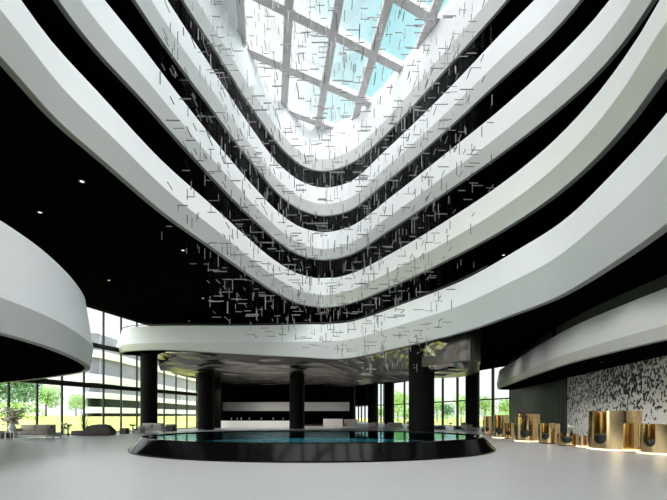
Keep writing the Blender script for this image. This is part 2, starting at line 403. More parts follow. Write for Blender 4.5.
# balcony rings
LAB = {2: 'white curved balcony ring around the atrium, the lowest of the four stacked full rings',
       3: 'white curved balcony ring, second from the bottom of the four stacked full rings',
       4: 'white curved balcony ring, third from the bottom just under the topmost ring',
       5: 'topmost white curved ring directly below the glass skylight'}
for lv in (2, 3, 4, 5):
    zs, zb, zt = S[lv]; C = CUR[lv]
    bu = {2: 0.40, 3: 0.30, 4: 0.22, 5: 0.25}[lv]; li = {2: 0.22, 3: 0.18, 4: 0.15, 5: 0.15}[lv]
    r = root('balcony', (0, 37, zs), LAB[lv], 'balcony', 'stacked balcony rings')
    if lv < 5:
        sweep('parapet', C, [(bu, zb), (0.0, zt), (-0.18, zt), (-0.18, zs + 0.92), (0.0, zs + 0.92)], M['white'], r, True, loop=True)
    else:
        sweep('parapet', C, [(0.25, zb), (0.0, zt), (-0.3, zt), (-0.3, zs + 0.52), (0.0, zs + 0.52)], M['white'], r, True, loop=True)
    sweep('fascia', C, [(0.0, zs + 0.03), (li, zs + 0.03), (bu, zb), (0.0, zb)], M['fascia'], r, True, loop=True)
    sweep('edge_trim', C, [(0.0, zs), (li, zs), (li, zs + 0.028), (0.0, zs + 0.028)], M['trim'], r, True, loop=True)

# skylight: skewed grid of beams over the opening
SZ = 26.52
OPEN = []                                     # glazed opening: its left side is straight, along the first long beam
for p in offset_curve(C5, 0.02):
    lx = -5.9 - 0.153 * (p.y - 25.2)
    OPEN.append((max(p.x, lx) if p.y > 22.5 else p.x, p.y))
inner = OPEN
infill = [tuple(p) for p in offset_curve(C5, -0.04) if p.x < -5.9 - 0.153 * (p.y - 25.2) and p.x < 0 and p.y > 22.5]
infill.sort(key=lambda q: q[1])
o = plate('ceiling', infill + [(-5.9 - 0.153 * (q[1] - 25.2) + 0.02, q[1]) for q in reversed(infill)], SZ + 0.05, SZ + 0.6, M['white']); tag(o, kind='structure')
o = plate('ceiling', [tuple(p) for p in offset_curve(C2, 5.5)][::3], SZ + 0.64, SZ + 0.9, M['black'], hole=[tuple(p) for p in offset_curve(C5, 0.3)]); tag(o, kind='structure')
ring = offset_curve(C2, 5.2)
o = sweep('wall_atrium', ring + [ring[0]], [(0, 23.5), (0, SZ + 0.6), (-0.3, SZ + 0.6), (-0.3, 23.5)], M['blackwall'], None, False, loop=True); tag(o, kind='structure')
def inside(p, poly):
    c = False; n = len(poly); j = n - 1
    for i in range(n):
        a, b = poly[i], poly[j]
        if (a[1] > p[1]) != (b[1] > p[1]) and p[0] < (b[0]-a[0]) * (p[1]-a[1]) / (b[1]-a[1]) + a[0]: c = not c
        j = i
    return c
def clip(p0, d, poly, tmax=80, st=0.1):
    ts = [k * st for k in range(int(-tmax / st), int(tmax / st)) if inside((p0[0] + d[0]*k*st, p0[1] + d[1]*k*st), poly)]
    return (min(ts), max(ts)) if ts else None
sk = root('window_skylight', (0, 20, SZ), kind='structure')
dC = Vector((-0.151, 0.9885)); dB = Vector((0.873, 0.487))
def beam(p0, d, w, z0, h):
    c = clip(p0, d, inner)
    if not c or c[1] - c[0] < 1.5: return
    a = Vector(p0) + d * (c[0] - 0.3); b = Vector(p0) + d * (c[1] + 0.3); m_ = (a + b) / 2
    B().box((m_.x, m_.y, z0 + h / 2), ((b - a).length, w, h), math.atan2(d.y, d.x)).build('beam', M['beam'], sk)
for k in range(-2, 5):
    beam((0.39 + 3.03 * (k - 0), 25.2), dC, 0.55, SZ + 0.2, 0.38)
for k in range(-4, 3):
    beam((-4.7, 25.2 + 4.6 * k), dB, 0.62, SZ + 0.19, 0.40)
plate('glass_pane', [tuple(p) for p in offset_curve(C5, 0.28)], SZ + 0.62, SZ + 0.65, M['skyglass'], parent=None).parent = None
gp = [o for o in bpy.data.objects if o.name == 'glass_pane'][0]; gp.parent = sk; gp.location = (0, -20, -SZ)

# ------------------------------------------------------------ walls and window walls
def window_wall(name, A, Bp, top, mull, transoms, mw, tw, z0=0.0):
    """A,Bp plan ends; mull = list of distances along; transoms = z list"""
    A = Vector(A); Bp = Vector(Bp); d = (Bp - A).normalized(); Ln = (Bp - A).length; rz = math.atan2(d.y, d.x)
    r = root(name, (A.x, A.y, 0), kind='structure')
    for s in mull:
        p = A + d * s; B().box((p.x, p.y, (z0 + top) / 2), (mw, mw, top - z0), rz).build('mullion', M['frame'], r)
    for z in transoms:
        c = (A + Bp) / 2; B().box((c.x, c.y, z), (Ln, 0.15, tw), rz).build('transom', M['frame'], r)
    c = (A + Bp) / 2
    B().box((c.x, c.y, z0 + 0.04), (Ln, 0.3, 0.08), rz).build('sill', M['frame'], r)
    ms = sorted(set([0.0] + list(mull) + [Ln]))
    for a, b in zip(ms[:-1], ms[1:]):
        if b - a < 0.3: continue
        p = A + d * (a + b) / 2
        B().box((p.x, p.y, (z0 + top) / 2), (b - a - mw * 0.5, 0.02, top - z0), rz).build('glass_pane', M['glass'], r)
    return r
A = facL(-10); Bq = facL(52); dl = math.hypot(1, 0.25)
ml = [(D + 10) * dl for D in [29.06 + 2.06 * k for k in range(-19, 11)]]
window_wall('window_1', A, Bq, 11.03, ml, [4.13, 7.63, 10.95], 0.125, 0.40)
A = Vector(facR(50)); Bq = Vector(facR(99)); d = (Bq - A).normalized()
def facR_s(px):  # distance along the right window wall where the sight line through px meets it
    k = (px - 333.5) / F; D = (21.1 + 50 * 0.327) / (k + 0.327); return (D - 50) * math.hypot(1, 0.327)
window_wall('window_2', A, Bq, 11.03, [facR_s(x) for x in (510.8, 493, 475, 457.5, 442.8, 423, 404.5, 391, 384, 381, 377, 372, 368.5, 365, 361.5, 358.5, 355)], [3.6, 10.95], 0.26, 0.16)
for pa, pb_ in ((355, 361.5), (361.5, 368.5)):
    pa2, pb2 = A + d * facR_s(pa), A + d * facR_s(pb_); c = (pa2 + pb2) / 2
    o = B().box((c.x - 0.25, c.y, 7.35), ((pb2 - pa2).length, 0.2, 7.3), math.atan2(d.y, d.x)).build('wall_spandrel', M['blackwall']); tag(o, kind='structure')
o = wallrun('wall_back', [facL(52), (-16.5, 75), (3, 75), (5.1, 99)], 0, 11.03, M['blackwall']); tag(o, kind='structure')
RW = spline([(21.1, 50), (20.6, 46), (18.9, 34)], step=1.0)
o = wallrun('wall_right', [tuple(p) for p in RW], 0, 11.03, M['blackwall']); tag(o, kind='structure')
RM = spline([(18.9, 34), (16.8, 21.2), (15.6, 10)], step=1.0)
o = wallrun('wall_mosaic', [tuple(p) for p in RM], 0, 4.6, M['mosaic'], uv=True); tag(o, kind='structure')
o = wallrun('wall_right', [tuple(p) for p in RM], 4.62, 11.03, M['blackwall']); tag(o, kind='structure')
o = wallrun('wall_right', [(15.6, 10), (15.2, -12)], 0, 11.03, M['blackwall']); tag(o, kind='structure')
window_wall('window_fill', (15.2, -12), facL(-12), 11.03, [2.4 * k for k in range(1, 20)], [7.63, 10.95], 0.125, 0.40, z0=4.3)  # unseen clerestory added behind the camera to let in fill daylight
o = wallrun('wall_front', [(15.2, -12), facL(-12)], 0, 4.3, M['blackwall']); tag(o, kind='structure')  # unseen; left solid below the added clerestory so low reflections stay dark
# dark ribbed panelling
pan = root('wall_panelling', (20, 44, 0), kind='structure')
M['panel'] = mat('dark_olive_panel', (0.016, 0.018, 0.014), 0.4, noise=0.1)
for i in range(len(RW) - 1):
    a, b = RW[i], RW[i+1]; c = (a + b) / 2; dd = b - a; rz = math.atan2(dd.y, dd.x); nrm = Vector((dd.y, -dd.x)).normalized()
    q = c + nrm * 0.06
    B().rbox((q.x, q.y, 2.3), (dd.length * 0.97, 0.08, 4.5), 0.02, rz, 1).build('panel', M['panel'], pan)

# ------------------------------------------------------------ mezzanine balconies
def mezz(label, C, prof_top, zt, zb, zs, bulge, slab, slab_z, lipz=None, group='mezzanine balconies'):
    c0 = C[len(C)//2]; zsb = zs(c0) if callable(zs) else zs
    r = root('mezzanine', (c0.x, c0.y, zsb), label, 'balcony', group)
    up = (lambda e: (lambda p: (zs(p) if callable(zs) else zs) + e))
    sweep('parapet', C, [(bulge, zb), (0.0, zt), (-0.2, zt), (-0.2, zb), (0.0, zb)], M['white'], r, False, loop=True)
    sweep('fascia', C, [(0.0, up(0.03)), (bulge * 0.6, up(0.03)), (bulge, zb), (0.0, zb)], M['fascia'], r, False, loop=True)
    sweep('edge_trim', C, [(0.0, up(0.0)), (bulge * 0.6, up(0.0)), (bulge * 0.6, up(0.028)), (0.0, up(0.028))], M['trim'], r, False, loop=True)
    s = plate('slab', slab, slab_z[0], slab_z[1], M['black'])
    s.data.transform(__import__('mathutils').Matrix.Translation(-r.location)); s.parent = r
    return r
# central mezzanine sweeping to the right
CM = spline([(-20.2,40.9),(-20.0,39.6),(-19.0,38.6),(-17.8,38.1),(-16.6,37.8),(-14.6,37.6),(-10,37.6),(-6.6,37.5),(-2.9,37.1),(-0.4,36.9),(1.2,36.3),(2.7,34.4),(4.9,30.5),(7.7,24.9),(8.9,20.4),(9.45,17.4),(9.25,14),(8.8,11),(8.0,8),(7.5,3),(8.2,-3),(10.5,-8),(14.8,-10)])
def zS5(p):
    if p.x < 0 and p.y > 30:
        t = max(0, min(1, (-p.x - 0.0) / 15.0)); return 6.45 + 0.95 * t ** 0.9
    return 6.45
slab5 = [tuple(p - q * 0.05) for p, q in zip(CM, normals(CM, False))] + [(13.0, -8), (12.0, 5), (12.8, 20), (14.6, 27), (18.6, 37), (20.2, 44), (20.75, 50), (20.2, 51.5), facR(60), (10.5, 79), (4, 79), (2.9, 74.5), (-16.3, 74.5), (facL(51.8)[0] + 0.15, 51.8), (facL(41)[0] + 0.15, 41)]
mz = mezz('long white mezzanine above the lobby sweeping from the left windows up to the right edge', CM, None, 9.6, 8.0, zS5, 0.42, slab5, (7.42, 7.9))
mzc = mz
rl = root('handrail', (-6, 37.9, 9.6), 'thin dark handrail along the top of the long central mezzanine', 'handrail')
sweep('rail', offset_curve(CM, 0.1, False)[:60], [(0, 9.72), (0.05, 9.72), (0.05, 9.78), (0, 9.78)], M['rail'], rl, False, loop=True)
for p in offset_curve(CM, 0.08, False)[:60:4]: B().tube((p.x, p.y, 9.6), (p.x, p.y, 9.73), 0.02).build('bracket', M['rail'], rl)
# left mezzanine
LM = spline([(-29,-5),(-20,-5),(-13.5,-2.5),(-10,2.5),(-8.9,8),(-8.75,10.5),(-8.95,12.6),(-9.5,14.8),(-10.2,16.8),(-11.0,18.6),(-11.7,19.7),(-12.6,20.7),(-15,22.7),(-17.7,24.7),(-22.3,27.8)], step=0.4)
slabL = [tuple(p - q * 0.05) for p, q in zip(LM, normals(LM, False))] + [(facL(27.5)[0] + 0.2, 27.5), (facL(-4.5)[0] + 0.2, -4.5)]
mezz('white rounded mezzanine at the left edge, low over the lounge', LM, None, 6.72, 4.58, 3.7, 0.32, slabL, (3.705, 4.5))
# right mezzanine
RMZ = spline([(20.9,50.0),(20.1,49.9),(19.4,49.1),(18.6,46.5),(17.4,41),(15.2,31.3),(13.85,24.3),(13.5,20),(13.4,16.5),(13.5,10),(13.9,3),(15.1,-4)], step=0.5)
slabR = [tuple(p - q * 0.05) for p, q in zip(RMZ, normals(RMZ, False))] + [(15.4, 0), (15.5, 10), (16.7, 21.2), (18.8, 34), (20.5, 46)]
rm = mezz('white curved mezzanine over the gold reception desks at the right', RMZ, None, 6.72, 5.15, 4.6, 0.28, slabR, (4.603, 5.1))
gg = root('glass_guard', (14.3, 25, 6.7), 'dark smoked glass guard standing on the right mezzanine parapet', 'glass guard')
off = offset_curve(RMZ, 0.35, False)
for a, b in ((14, 22), (23, 44), (45, 75), (76, 110)):
    seg = off[a:b]
    if len(seg) > 2:
        sweep('guard_panel', seg, [(0, 5.1), (0, 7.40), (-0.03, 7.40), (-0.03, 5.1)], M['guard'], gg, False, loop=True)

# rear gallery band
rg = root('rear_gallery', (-7, 62, 2.2), 'grey-white straight gallery parapet far behind the pool under the bronze ceiling', 'balcony')
B().rbox((-7.0, 62, 2.85), (18.7, 0.3, 1.3), 0.04).build('parapet', M['backband'], rg)
B().box((-7.0, 68.4, 2.4), (18.5, 12.4, 0.35)).build('slab', M['black'], rg)
B().box((-15.9, 62, 1.1), (0.5, 0.3, 2.2)).build('support', M['blackwall'], rg)
B().box((1.6, 62, 1.1), (0.5, 0.3, 2.2)).build('support', M['blackwall'], rg)
o = B().rbox((atD(254, 52).x, 52.2, 0.44), (8.9, 0.5, 0.88), 0.05).build('low_wall', M['white_paint'])
tag(o, 'low white wall on the floor behind the pool left of the middle column', 'low wall')
post = root('light_post', (0, 0, 0)); 
B().lathe((0, 0, 0), [(0.09, 0), (0.09, 0.04), (0.04, 0.06), (0.04, 0.22)], 8).build('stem', M['rail'], post)
B().lathe((0, 0, 0.22), [(0.05, 0), (0.06, 0.08), (0.03, 0.14)], 8).build('lamp_head', M['white_paint'], post)
PX = (231, 237, 241, 249, 261, 273, 283)
for i, px in enumerate(PX):
    c = post if i == 0 else copy_tree(post)
    c.location = (atD(px, 52).x, 52.2, 0.88)
    tag(c, 'small pale post on the low white wall behind the pool, ' + ('leftmost', 'second from left', 'third from left', 'middle one', 'third from right', 'second from right', 'rightmost')[i], 'post', 'posts on the low wall')
o = B().rbox((atD(333, 58).x, 58, 0.53), (2.7, 0.9, 1.06), 0.04).build('service_counter', mat('pinkish_white_panel', (0.62, 0.57, 0.54), 0.5))
tag(o, 'pale pinkish counter behind the pool right of the middle column', 'counter')
o = B().rbox((atD(350.5, 58.8).x, 58.8, 0.5), (1.9, 0.6, 1.0), 0.04).build('stone_bench', mat('grey_marble', (0.35, 0.33, 0.32), 0.4, noise=0.25, nscale=2))
tag(o, 'grey marble block at the right end of the pale pinkish counter', 'counter')

# ------------------------------------------------------------ columns
def column(px, D, r, top, label):
    p = atD(px, D)
    rt = root('column', (p.x, p.y, 0), label, 'column', 'black lobby columns')
    B().lathe((p.x, p.y, 0), [(r, 0.0), (r, top)], 40).build('shaft', M['column'], rt, True)
    B().lathe((p.x, p.y, 0), [(r + 0.03, 0.0), (r + 0.03, 0.12), (r + 0.002, 0.13)], 40).build('base_ring', M['rail'], rt, True)
column(149, 40, 0.76, 7.41, 'black round column at the left, standing behind the light grey sofa')
column(206, 45, 0.85, 7.41, 'black round column left of the pool at the end of the left windows')
column(215, 50, 0.7, 7.41, 'black column half hidden behind the one left of the pool')
column(297, 47, 0.84, 7.41, 'black round column in the middle behind the pool')
column(421.5, 31, 0.93, 7.41, 'thickest black round column, close behind the right part of the pool')
column(373, 66, 0.82, 7.41, 'thin distant black column left of the pair near the right windows, behind the cream sofa')
column(389.5, 71, 0.80, 7.41, 'distant black column just left of the right windows, behind the grey sofa')
column(472.5, 52, 0.84, 7.41, 'black round column in front of the right windows near the gold desks')
column(352, 73, 0.55, 7.41, 'slim black column at the right end of the rear gallery')

# ------------------------------------------------------------ bronze ceiling under the mezzanine
def interp(tab, x):
    for (a, b) in zip(tab[:-1], tab[1:]):
        if a[0] <= x <= b[0]:
            t = (x - a[0]) / (b[0] - a[0]); return [u + (v - u) * t for u, v in zip(a[1:], b[1:])]
    return list(tab[0][1:] if x < tab[0][0] else tab[-1][1:])
# plan outline: X, near edge Y, far edge Y, underside z at the far edge
BR = [(-16.6, 39.5, 46, 5.9), (-15.4, 38.6, 64, 5.9), (-12.0, 38.3, 73.5, 5.9), (-6, 38.2, 74, 5.9), (-2.9, 38.0, 74, 5.9), (-0.5, 37.8, 70, 5.8), (1.3, 37.2, 60, 5.6), (2.7, 36.0, 56, 5.5), (4.1, 33.5, 51, 5.35), (5.5, 31.0, 45.5, 5.1), (7.0, 28.2, 37, 4.75), (8.2, 26.8, 33.5, 4.65), (8.9, 27.6, 31.3, 4.6), (9.3, 28.7, 30.3, 4.7)]
bz = root('bronze_ceiling', (-2, 50, 5.9), 'rippled dark bronze ceiling hung under the long central mezzanine behind the pool', 'ceiling panel')
V = []; Fc = []; U = 90; Vn = 40
for i in range(U + 1):
    X = -16.6 + (9.3 + 16.6) * i / U; n0, f0, zf = interp(BR, X)
    for j in range(Vn + 1):
        t = j / Vn; Y = n0 + (f0 - n0) * t
        zz = zf + (7.3 - zf) * max(0, 1 - t * 7) ** 2
        rip = 0.05 * math.sin(Y * 2.1 + math.sin(X * 0.6) * 1.4) + 0.04 * math.sin(X * 1.3 + Y * 0.7)
        V.append((X, Y, zz + rip * min(1, t * 6)))
for i in range(U):
    for j in range(Vn):
        a = i * (Vn + 1) + j; Fc.append((a, a + 1, a + Vn + 2, a + Vn + 1))
n1 = len(V)
edge = [i * (Vn + 1) for i in range(U + 1)] + [U * (Vn + 1) + j for j in range(1, Vn + 1)] + [i * (Vn + 1) + Vn for i in range(U - 1, -1, -1)] + [j for j in range(Vn - 1, 0, -1)]
for e in edge: V.append((V[e][0], V[e][1], 7.40))
for k in range(len(edge)):
    k2 = (k + 1) % len(edge); Fc.append((edge[k], edge[k2], n1 + k2, n1 + k))
mesh('rippled_panel', V, Fc, M['bronze'], bz, True, 0.7)
# upper tier at the right end
tierC = spline([(5.6, 31.5), (7.6, 27.7), (8.6, 26.4), (9.3, 26.9), (10.5, 30.4), (11.6, 33.8), (11.6, 38), (8.5, 40)], step=0.4)
plate('upper_tier', [tuple(p) for p in tierC], 5.05, 7.38, M['bronze2'], parent=None)
o = bpy.data.objects['upper_tier']; o.parent = bz; o.location = (2, -50, -5.9)

# ------------------------------------------------------------ pool
pc = (-0.96, 20.9); PA, PB = 8.65, 6.9
pl = root('reflecting_pool', (pc[0], pc[1], 0), 'large round raised pool with sloping black stone rim and teal water', 'pool')
n = 96; prof = [(0.0, 0.0), (0.0, 0.06), (-0.5, 0.60), (-0.56, 0.63), (-0.86, 0.63), (-0.90, 0.60), (-0.90, 0.10), (-0.3, 0.02)]
V = []; Fc = []
for k in range(n):
    a = 2 * math.pi * k / n
    for d_, z in prof: V.append((pc[0] + (PA + d_) * math.cos(a), pc[1] + (PB + d_) * math.sin(a), z))
k_ = len(prof)
for k in range(n):
    j = (k + 1) % n
    for a in range(k_): Fc.append((k*k_+a, j*k_+a, j*k_+(a+1) % k_, k*k_+(a+1) % k_))
mesh('rim', V, Fc, M['poolblack'], pl, True, 0.3)
V = [(pc[0], pc[1], 0.585)]; Fc = []
for k in range(n):
    a = 2 * math.pi * k / n; V.append((pc[0] + (PA - 0.9) * math.cos(a), pc[1] + (PB - 0.9) * math.sin(a), 0.585))
for k in range(n): Fc.append((0, 1 + k, 1 + (k + 1) % n))
mesh('water', V, Fc, M['water'], pl)
V2 = [(v[0], v[1], 0.12) for v in V]
mesh('basin_floor', V2, Fc, M['basin'], pl)

# ------------------------------------------------------------ hanging sculpture of steel rods
ch = root('hanging_sculpture', (-0.9, 20.9, 4.0), 'suspended cloud of many short steel rods hanging over the pool', 'sculpture')
rods = []
while len(rods) < 2150:
    a = random.uniform(0, 2 * math.pi); r = math.sqrt(random.random())
    z = random.uniform(3.2, 25.5)
    ra, rb = (7.9, 6.8) if z > 9.0 else (5.9 + 0.1 * (z - 4), 5.6)
    X = -0.3 + ra * r * math.cos(a); Y = 20.9 + rb * r * math.sin(a)
    if z < 4.4 + 0.25 * abs(X - 1.6) - (1.0 if 1.5 < X < 4.8 else 0): continue
    k = random.random(); ln = random.uniform(0.25, 0.58); jt = random.uniform(-0.04, 0.04)
    if k < 0.41: d = Vector((0, 0, 1))
    elif k < 0.74: d = Vector((math.cos(jt), math.sin(jt), 0))
    else: d = Vector((math.sin(jt), math.cos(jt), 0)); ln *= 1.25
    rods.append((Vector((X, Y, z)), d, ln, random.uniform(0.016, 0.026)))
def vis(q):
    p, d, ln, r = q; py = HY - (p.z - CH) * F / p.y
    return (1 if 4 < py else 0) * ln * r / p.y ** 2
order = sorted(range(len(rods)), key=lambda i: -vis(rods[i]))
def rodmesh(b, q):
    p, d, ln, r = q; b.tube(p - d * ln / 2, p + d * ln / 2, r, 4)
for i in order[:100]:
    b = B(); rodmesh(b, rods[i]); b.build('rod', M['rod'], ch)
b = B()
for i in order[100:]: rodmesh(b, rods[i])
o = b.build('rods', M['rod'], ch); o['kind'] = 'stuff'
b = B()
for p, d, ln, r in rods:
    b.add([(p.x - .0002, p.y, p.z), (p.x + .0002, p.y, p.z), (p.x, p.y + .0003, p.z), (p.x - .0002, p.y, SZ), (p.x + .0002, p.y, SZ), (p.x, p.y + .0003, SZ)], [(0, 1, 4, 3), (1, 2, 5, 4), (2, 0, 3, 5)])
o = b.build('suspension_wires', M['wire'], ch); o['kind'] = 'stuff'

# ------------------------------------------------------------ ceiling spots and added fill lamps
sp0 = root('downlight', (0, 0, 0))
B().lathe((0, 0, 0), [(0.13, 0), (0.13, -0.03), (0.085, -0.035), (0.08, -0.005)], 16, cap=False).build('trim_ring', M['rail'], sp0)
B().lathe((0, 0, 0), [(0.08, -0.003), (0.075, -0.012)], 16).build('lens', M['lamp'], sp0)
spots = [((82, 181), 11.03, 'small lit ceiling spot in the black ceiling left of the lowest ring, nearest of them'),
         ((40, 212), 11.03, 'small lit ceiling spot above the rounded left mezzanine, leftmost on the black ceiling'),
         ((183, 250), 11.03, 'small lit ceiling spot nearest the underside of the lowest balcony ring at the left'),
         ((109, 280), 11.03, 'small lit ceiling spot above the top corner of the left windows'),
         ((203, 298), 11.03, 'small lit ceiling spot over the long mezzanine, right of the left column'),
         ((189, 321), 11.03, 'faint ceiling spot just above the long mezzanine parapet near the left column'),
         ((503.6, 254.8), 11.03, 'small lit ceiling spot in the black gap above the long mezzanine at the right'),
         ((602, 362), 4.6, 'lit ceiling spot under the right mezzanine in front of the flake mosaic wall'),
         ((552, 376), 4.6, 'lit ceiling spot under the right mezzanine beside the left edge of the mosaic'),
         ((527, 384.5), 4.6, 'lit ceiling spot under the right mezzanine above the dark panelling')]
for i, (pp, z, lab) in enumerate(spots):
    c = sp0 if i == 0 else copy_tree(sp0)
    c.location = at(pp[0], pp[1], z); tag(c, lab, 'ceiling spot', 'ceiling spots')
    if z < 5: c.scale = (0.8, 0.8, 0.8)
SPOTD = bpy.data.lights.new('spot_or_fill_light', 'SPOT'); SPOTD.energy = 320; SPOTD.spot_size = math.radians(125); SPOTD.spot_blend = 0.8; SPOTD.color = (1, 0.95, 0.88); SPOTD.shadow_soft_size = 0.12
SPOT_FILL = SPOTD.copy(); SPOT_FILL.energy = 210; SPOT_FILL.shadow_soft_size = 0.6; SPOTG = SPOTD.copy(); SPOTG.energy = 700  # the softer copy: fill lamps without fixtures, added to brighten the right mezzanine
for (X, Y, z, e) in [(15.6, 31.5, 4.5, 0), (15.0, 27.5, 4.5, 0), (14.7, 24, 4.5, 0), (14.5, 20.5, 4.5, 0), (14.4, 17, 4.5, 0), (10.6, 11, 7.35, 2), (10.8, 15, 7.35, 2), (10.8, 19, 7.35, 2), (10.6, 23, 7.35, 2), (10.8, 27, 7.35, 2), (11.8, 32, 7.35, 2), (14, 38, 7.35, 2), (-12, 49, 5.6, 1), (-5, 49, 5.6, 1), (-9, 56, 5.6, 1), (-2, 54, 5.6, 1)]:
    so = bpy.data.objects.new('spot_or_fill_light', SPOT_FILL if e == 2 else SPOTG if e == 1 else SPOTD); COL.objects.link(so); so.location = (X, Y, z); so.rotation_euler = (0.35 if e == 1 else 0, -0.5 if e == 2 else 0, 0)

# ------------------------------------------------------------ gold reception pods
def pod(px, D, w, h, label, slot=None, seat_h=0.7, glow=True, facing=None):
    p = atD(px, D); r = w / 2; rt = root('reception_desk', (p.x, p.y, 0), label, 'reception desk', 'gold reception desks')
    face = math.atan2(-p.y, -p.x)                        # towards the pool
    slot = slot or (0.42, 0.5, 0.3); sa, sw, sb = slot      # angle of slot, its width in radians, its foot height
    nseg = 64; angs = [face + math.pi + (2 * math.pi) * k / nseg for k in range(nseg)]
    V = []; Fc = []; th = 0.03
    c_s = face - sa
    def top(a, eps):
        d = (a - c_s + math.pi) % (2 * math.pi) - math.pi
        if abs(d) < sw / 2:
            u = d / (sw / 2); return sb + (sw / 2) * r * (1 - math.sqrt(max(0, 1 - u * u)))
        return h
    cols = []
    base = [c_s + sw / 2 + (2 * math.pi - sw) * k / nseg for k in range(nseg + 1)]
    cols = [(a, h) for a in base]
    inner_ = [c_s - sw / 2 + sw * k / 14 for k in range(15)]
    cols += [(a, sb + (sw / 2) * r * (1 - math.sqrt(max(0, 1 - ((a - c_s) / (sw / 2)) ** 2)))) for a in inner_]
    nc = len(cols)
    for a, hh in cols:
        for rr in (r, r - th):
            V += [(p.x + rr * math.cos(a), p.y + rr * math.sin(a), 0.05), (p.x + rr * math.cos(a), p.y + rr * math.sin(a), hh)]
    for i in range(nc - 1):
        if i == nseg: 
            a0, b0 = i * 4, (i + 1) * 4   # step from full height to the slot: jamb face
            Fc.append((b0 + 1, a0 + 1, a0 + 3, b0 + 3)); continue
        a0, b0 = i * 4, (i + 1) * 4
        Fc += [(a0, b0, b0 + 1, a0 + 1), (a0 + 2, a0 + 3, b0 + 3, b0 + 2), (a0 + 1, b0 + 1, b0 + 3, a0 + 3), (a0, a0 + 2, b0 + 2, b0)]
    a0, b0 = (nc - 1) * 4, 0
    Fc.append((a0 + 1, b0 + 1, b0 + 3, a0 + 3))
    mesh('gold_shell', V, Fc, M['gold'], rt, True, 0.5)
    B().lathe((p.x, p.y, 0.0), [(r - 0.1, 0), (r - 0.1, seat_h - 0.1), (r - 0.14, seat_h - 0.05)], 40).build('dark_seat', M['dark_seat'], rt, True)
    if glow:
        B().lathe((p.x, p.y, 0.0), [(r + 0.06, 0.0), (r + 0.06, 0.045), (r - 0.05, 0.048)], 48).build('light_strip', M['glow'], rt)
    return rt
G = 'tall gold cylindrical reception desk '
pod(614.5, 19.8, 2.15, 1.79, 'largest tall polished gold desk in front of the black flake mosaic', (0.55, 0.55, 0.28), 0.72)
pod(660, 17.6, 1.5, 1.22, 'polished gold desk at the right edge, lower than its tall neighbour', (0.45, 0.5, 0.3), 0.6)
pod(527.5, 25.8, 1.38, 1.66, 'tall gold desk in front of the dark panelling with red flowers on top', (0.2, 0.85, 0.25), 0.7)
pod(549, 23.6, 1.1, 1.12, 'mid-height gold desk right of the flower-topped one', (0.35, 0.75, 0.25), 0.6, glow=False)
pod(568, 22.0, 1.0, 0.62, 'low gold desk with a rounded dark notch and a pale orchid', (0.1, 1.0, 0.15), 0.5, glow=False)
pod(582.5, 21.2, 0.45, 0.55, 'low gold desk without flowers between the orchid desk and the largest gold desk', (2.8, 0.4, 0.2), 0.4)
pod(509.3, 28, 0.6, 1.07, 'narrow low gold desk left of the flower-topped tall desk', (0.3, 0.9, 0.25), 0.55, glow=False)
pod(501, 29.6, 1.02, 1.6, 'tall gold desk, second from the left end of the row', (0.25, 0.8, 0.25), 0.7)
pod(488, 34.5, 0.72, 1.5, 'leftmost narrow tall gold desk, nearest the windows', (0.2, 0.8, 0.25), 0.7, glow=False)

def flowers(name, loc, h, rad, pm, label, nfl=9, vase=None, vm=None, lo=0.65):
    rt = root(name, loc, label, 'flowers'); x, y, z = loc
    B().lathe(loc, [(rad * .25, 0), (rad * .4, h * .15), (rad * .22, h * .33), (rad * .28, h * .36)], 14).build('vase', vm or M['rail'], rt, True)
    st = B(); pt = B()
    for k in range(nfl):
        a = random.uniform(0, 6.28); q = rad * random.uniform(0.2, 1); e = (x + q * math.cos(a), y + q * math.sin(a), z + h * random.uniform(lo, 1.0))
        st.tube((x, y, z + h * .3), e, 0.008, 4)
        pt.lathe((e[0], e[1], e[2] - 0.03), [(0.01, -.02), (0.06 + rad * .12, 0.02), (0.04 + rad * .1, 0.06), (0.01, 0.08)], 7)
    st.build('stems', M['leaf'], rt); pt.build('petals', pm, rt, True)
    return rt
p = atD(522.5, 25.5); flowers('flower_vase', (p.x, p.y, 0.701), 1.2, 0.28, M['dark_petal'], 'dark red flowers rising from the tall gold desk before the dark panelling', 12)
p = atD(571.5, 22.0); flowers('orchid_vase', (p.x, p.y, 0.555), 0.5, 0.22, M['petal'], 'pale orchid in a dark vase on the low gold desk', 8)

# ------------------------------------------------------------ furniture
def sofa(label, px, D, w, h, fm, rz=0.0, dep=0.95, frame=None, group='lounge seating', name='sofa', cat='sofa', arms=True, cush=2):
    p = atD(px, D); rt = root(name, (0, 0, 0), label, cat, group)
    s = h / 0.8
    fr = B(); fr.rbox((0, 0, 0.16 * s), (w, dep, 0.12 * s), 0.03); fr.build('seat_base', frame or fm, rt)
    for sx in (-1, 1):
        for sy in (-1, 1):
            B().tube((sx * (w / 2 - .08), sy * (dep / 2 - .08), 0), (sx * (w / 2 - .08), sy * (dep / 2 - .08), .11 * s), 0.025).build('leg', M['rail'] if frame is None else frame, rt)
    cw = (w - (0.36 if arms else 0.06)) / cush
    for k in range(cush):
        x0 = -cw * cush / 2 + cw * (k + .5)
        B().rbox((x0, -0.08, 0.32 * s), (cw * .98, dep * .78, 0.2 * s), 0.05).build('seat_cushion', fm, rt, True, 0.9)
        B().rbox((x0, dep / 2 - 0.28, 0.56 * s), (cw * .96, 0.2, 0.36 * s), 0.07).build('back_cushion', fm, rt, True, 0.9)
    B().rbox((0, dep / 2 - 0.1, 0.46 * s), (w, 0.18, 0.68 * s), 0.05).build('backrest', fm, rt, True, 0.9)
    if arms:
        for sx in (-1, 1):
            B().rbox((sx * (w / 2 - .09), -0.04, 0.38 * s), (0.18, dep * .9, 0.42 * s), 0.06).build('armrest', fm, rt, True, 0.9)
    rt.location = (p.x, p.y, 0); rt.rotation_euler = (0, 0, rz); return rt
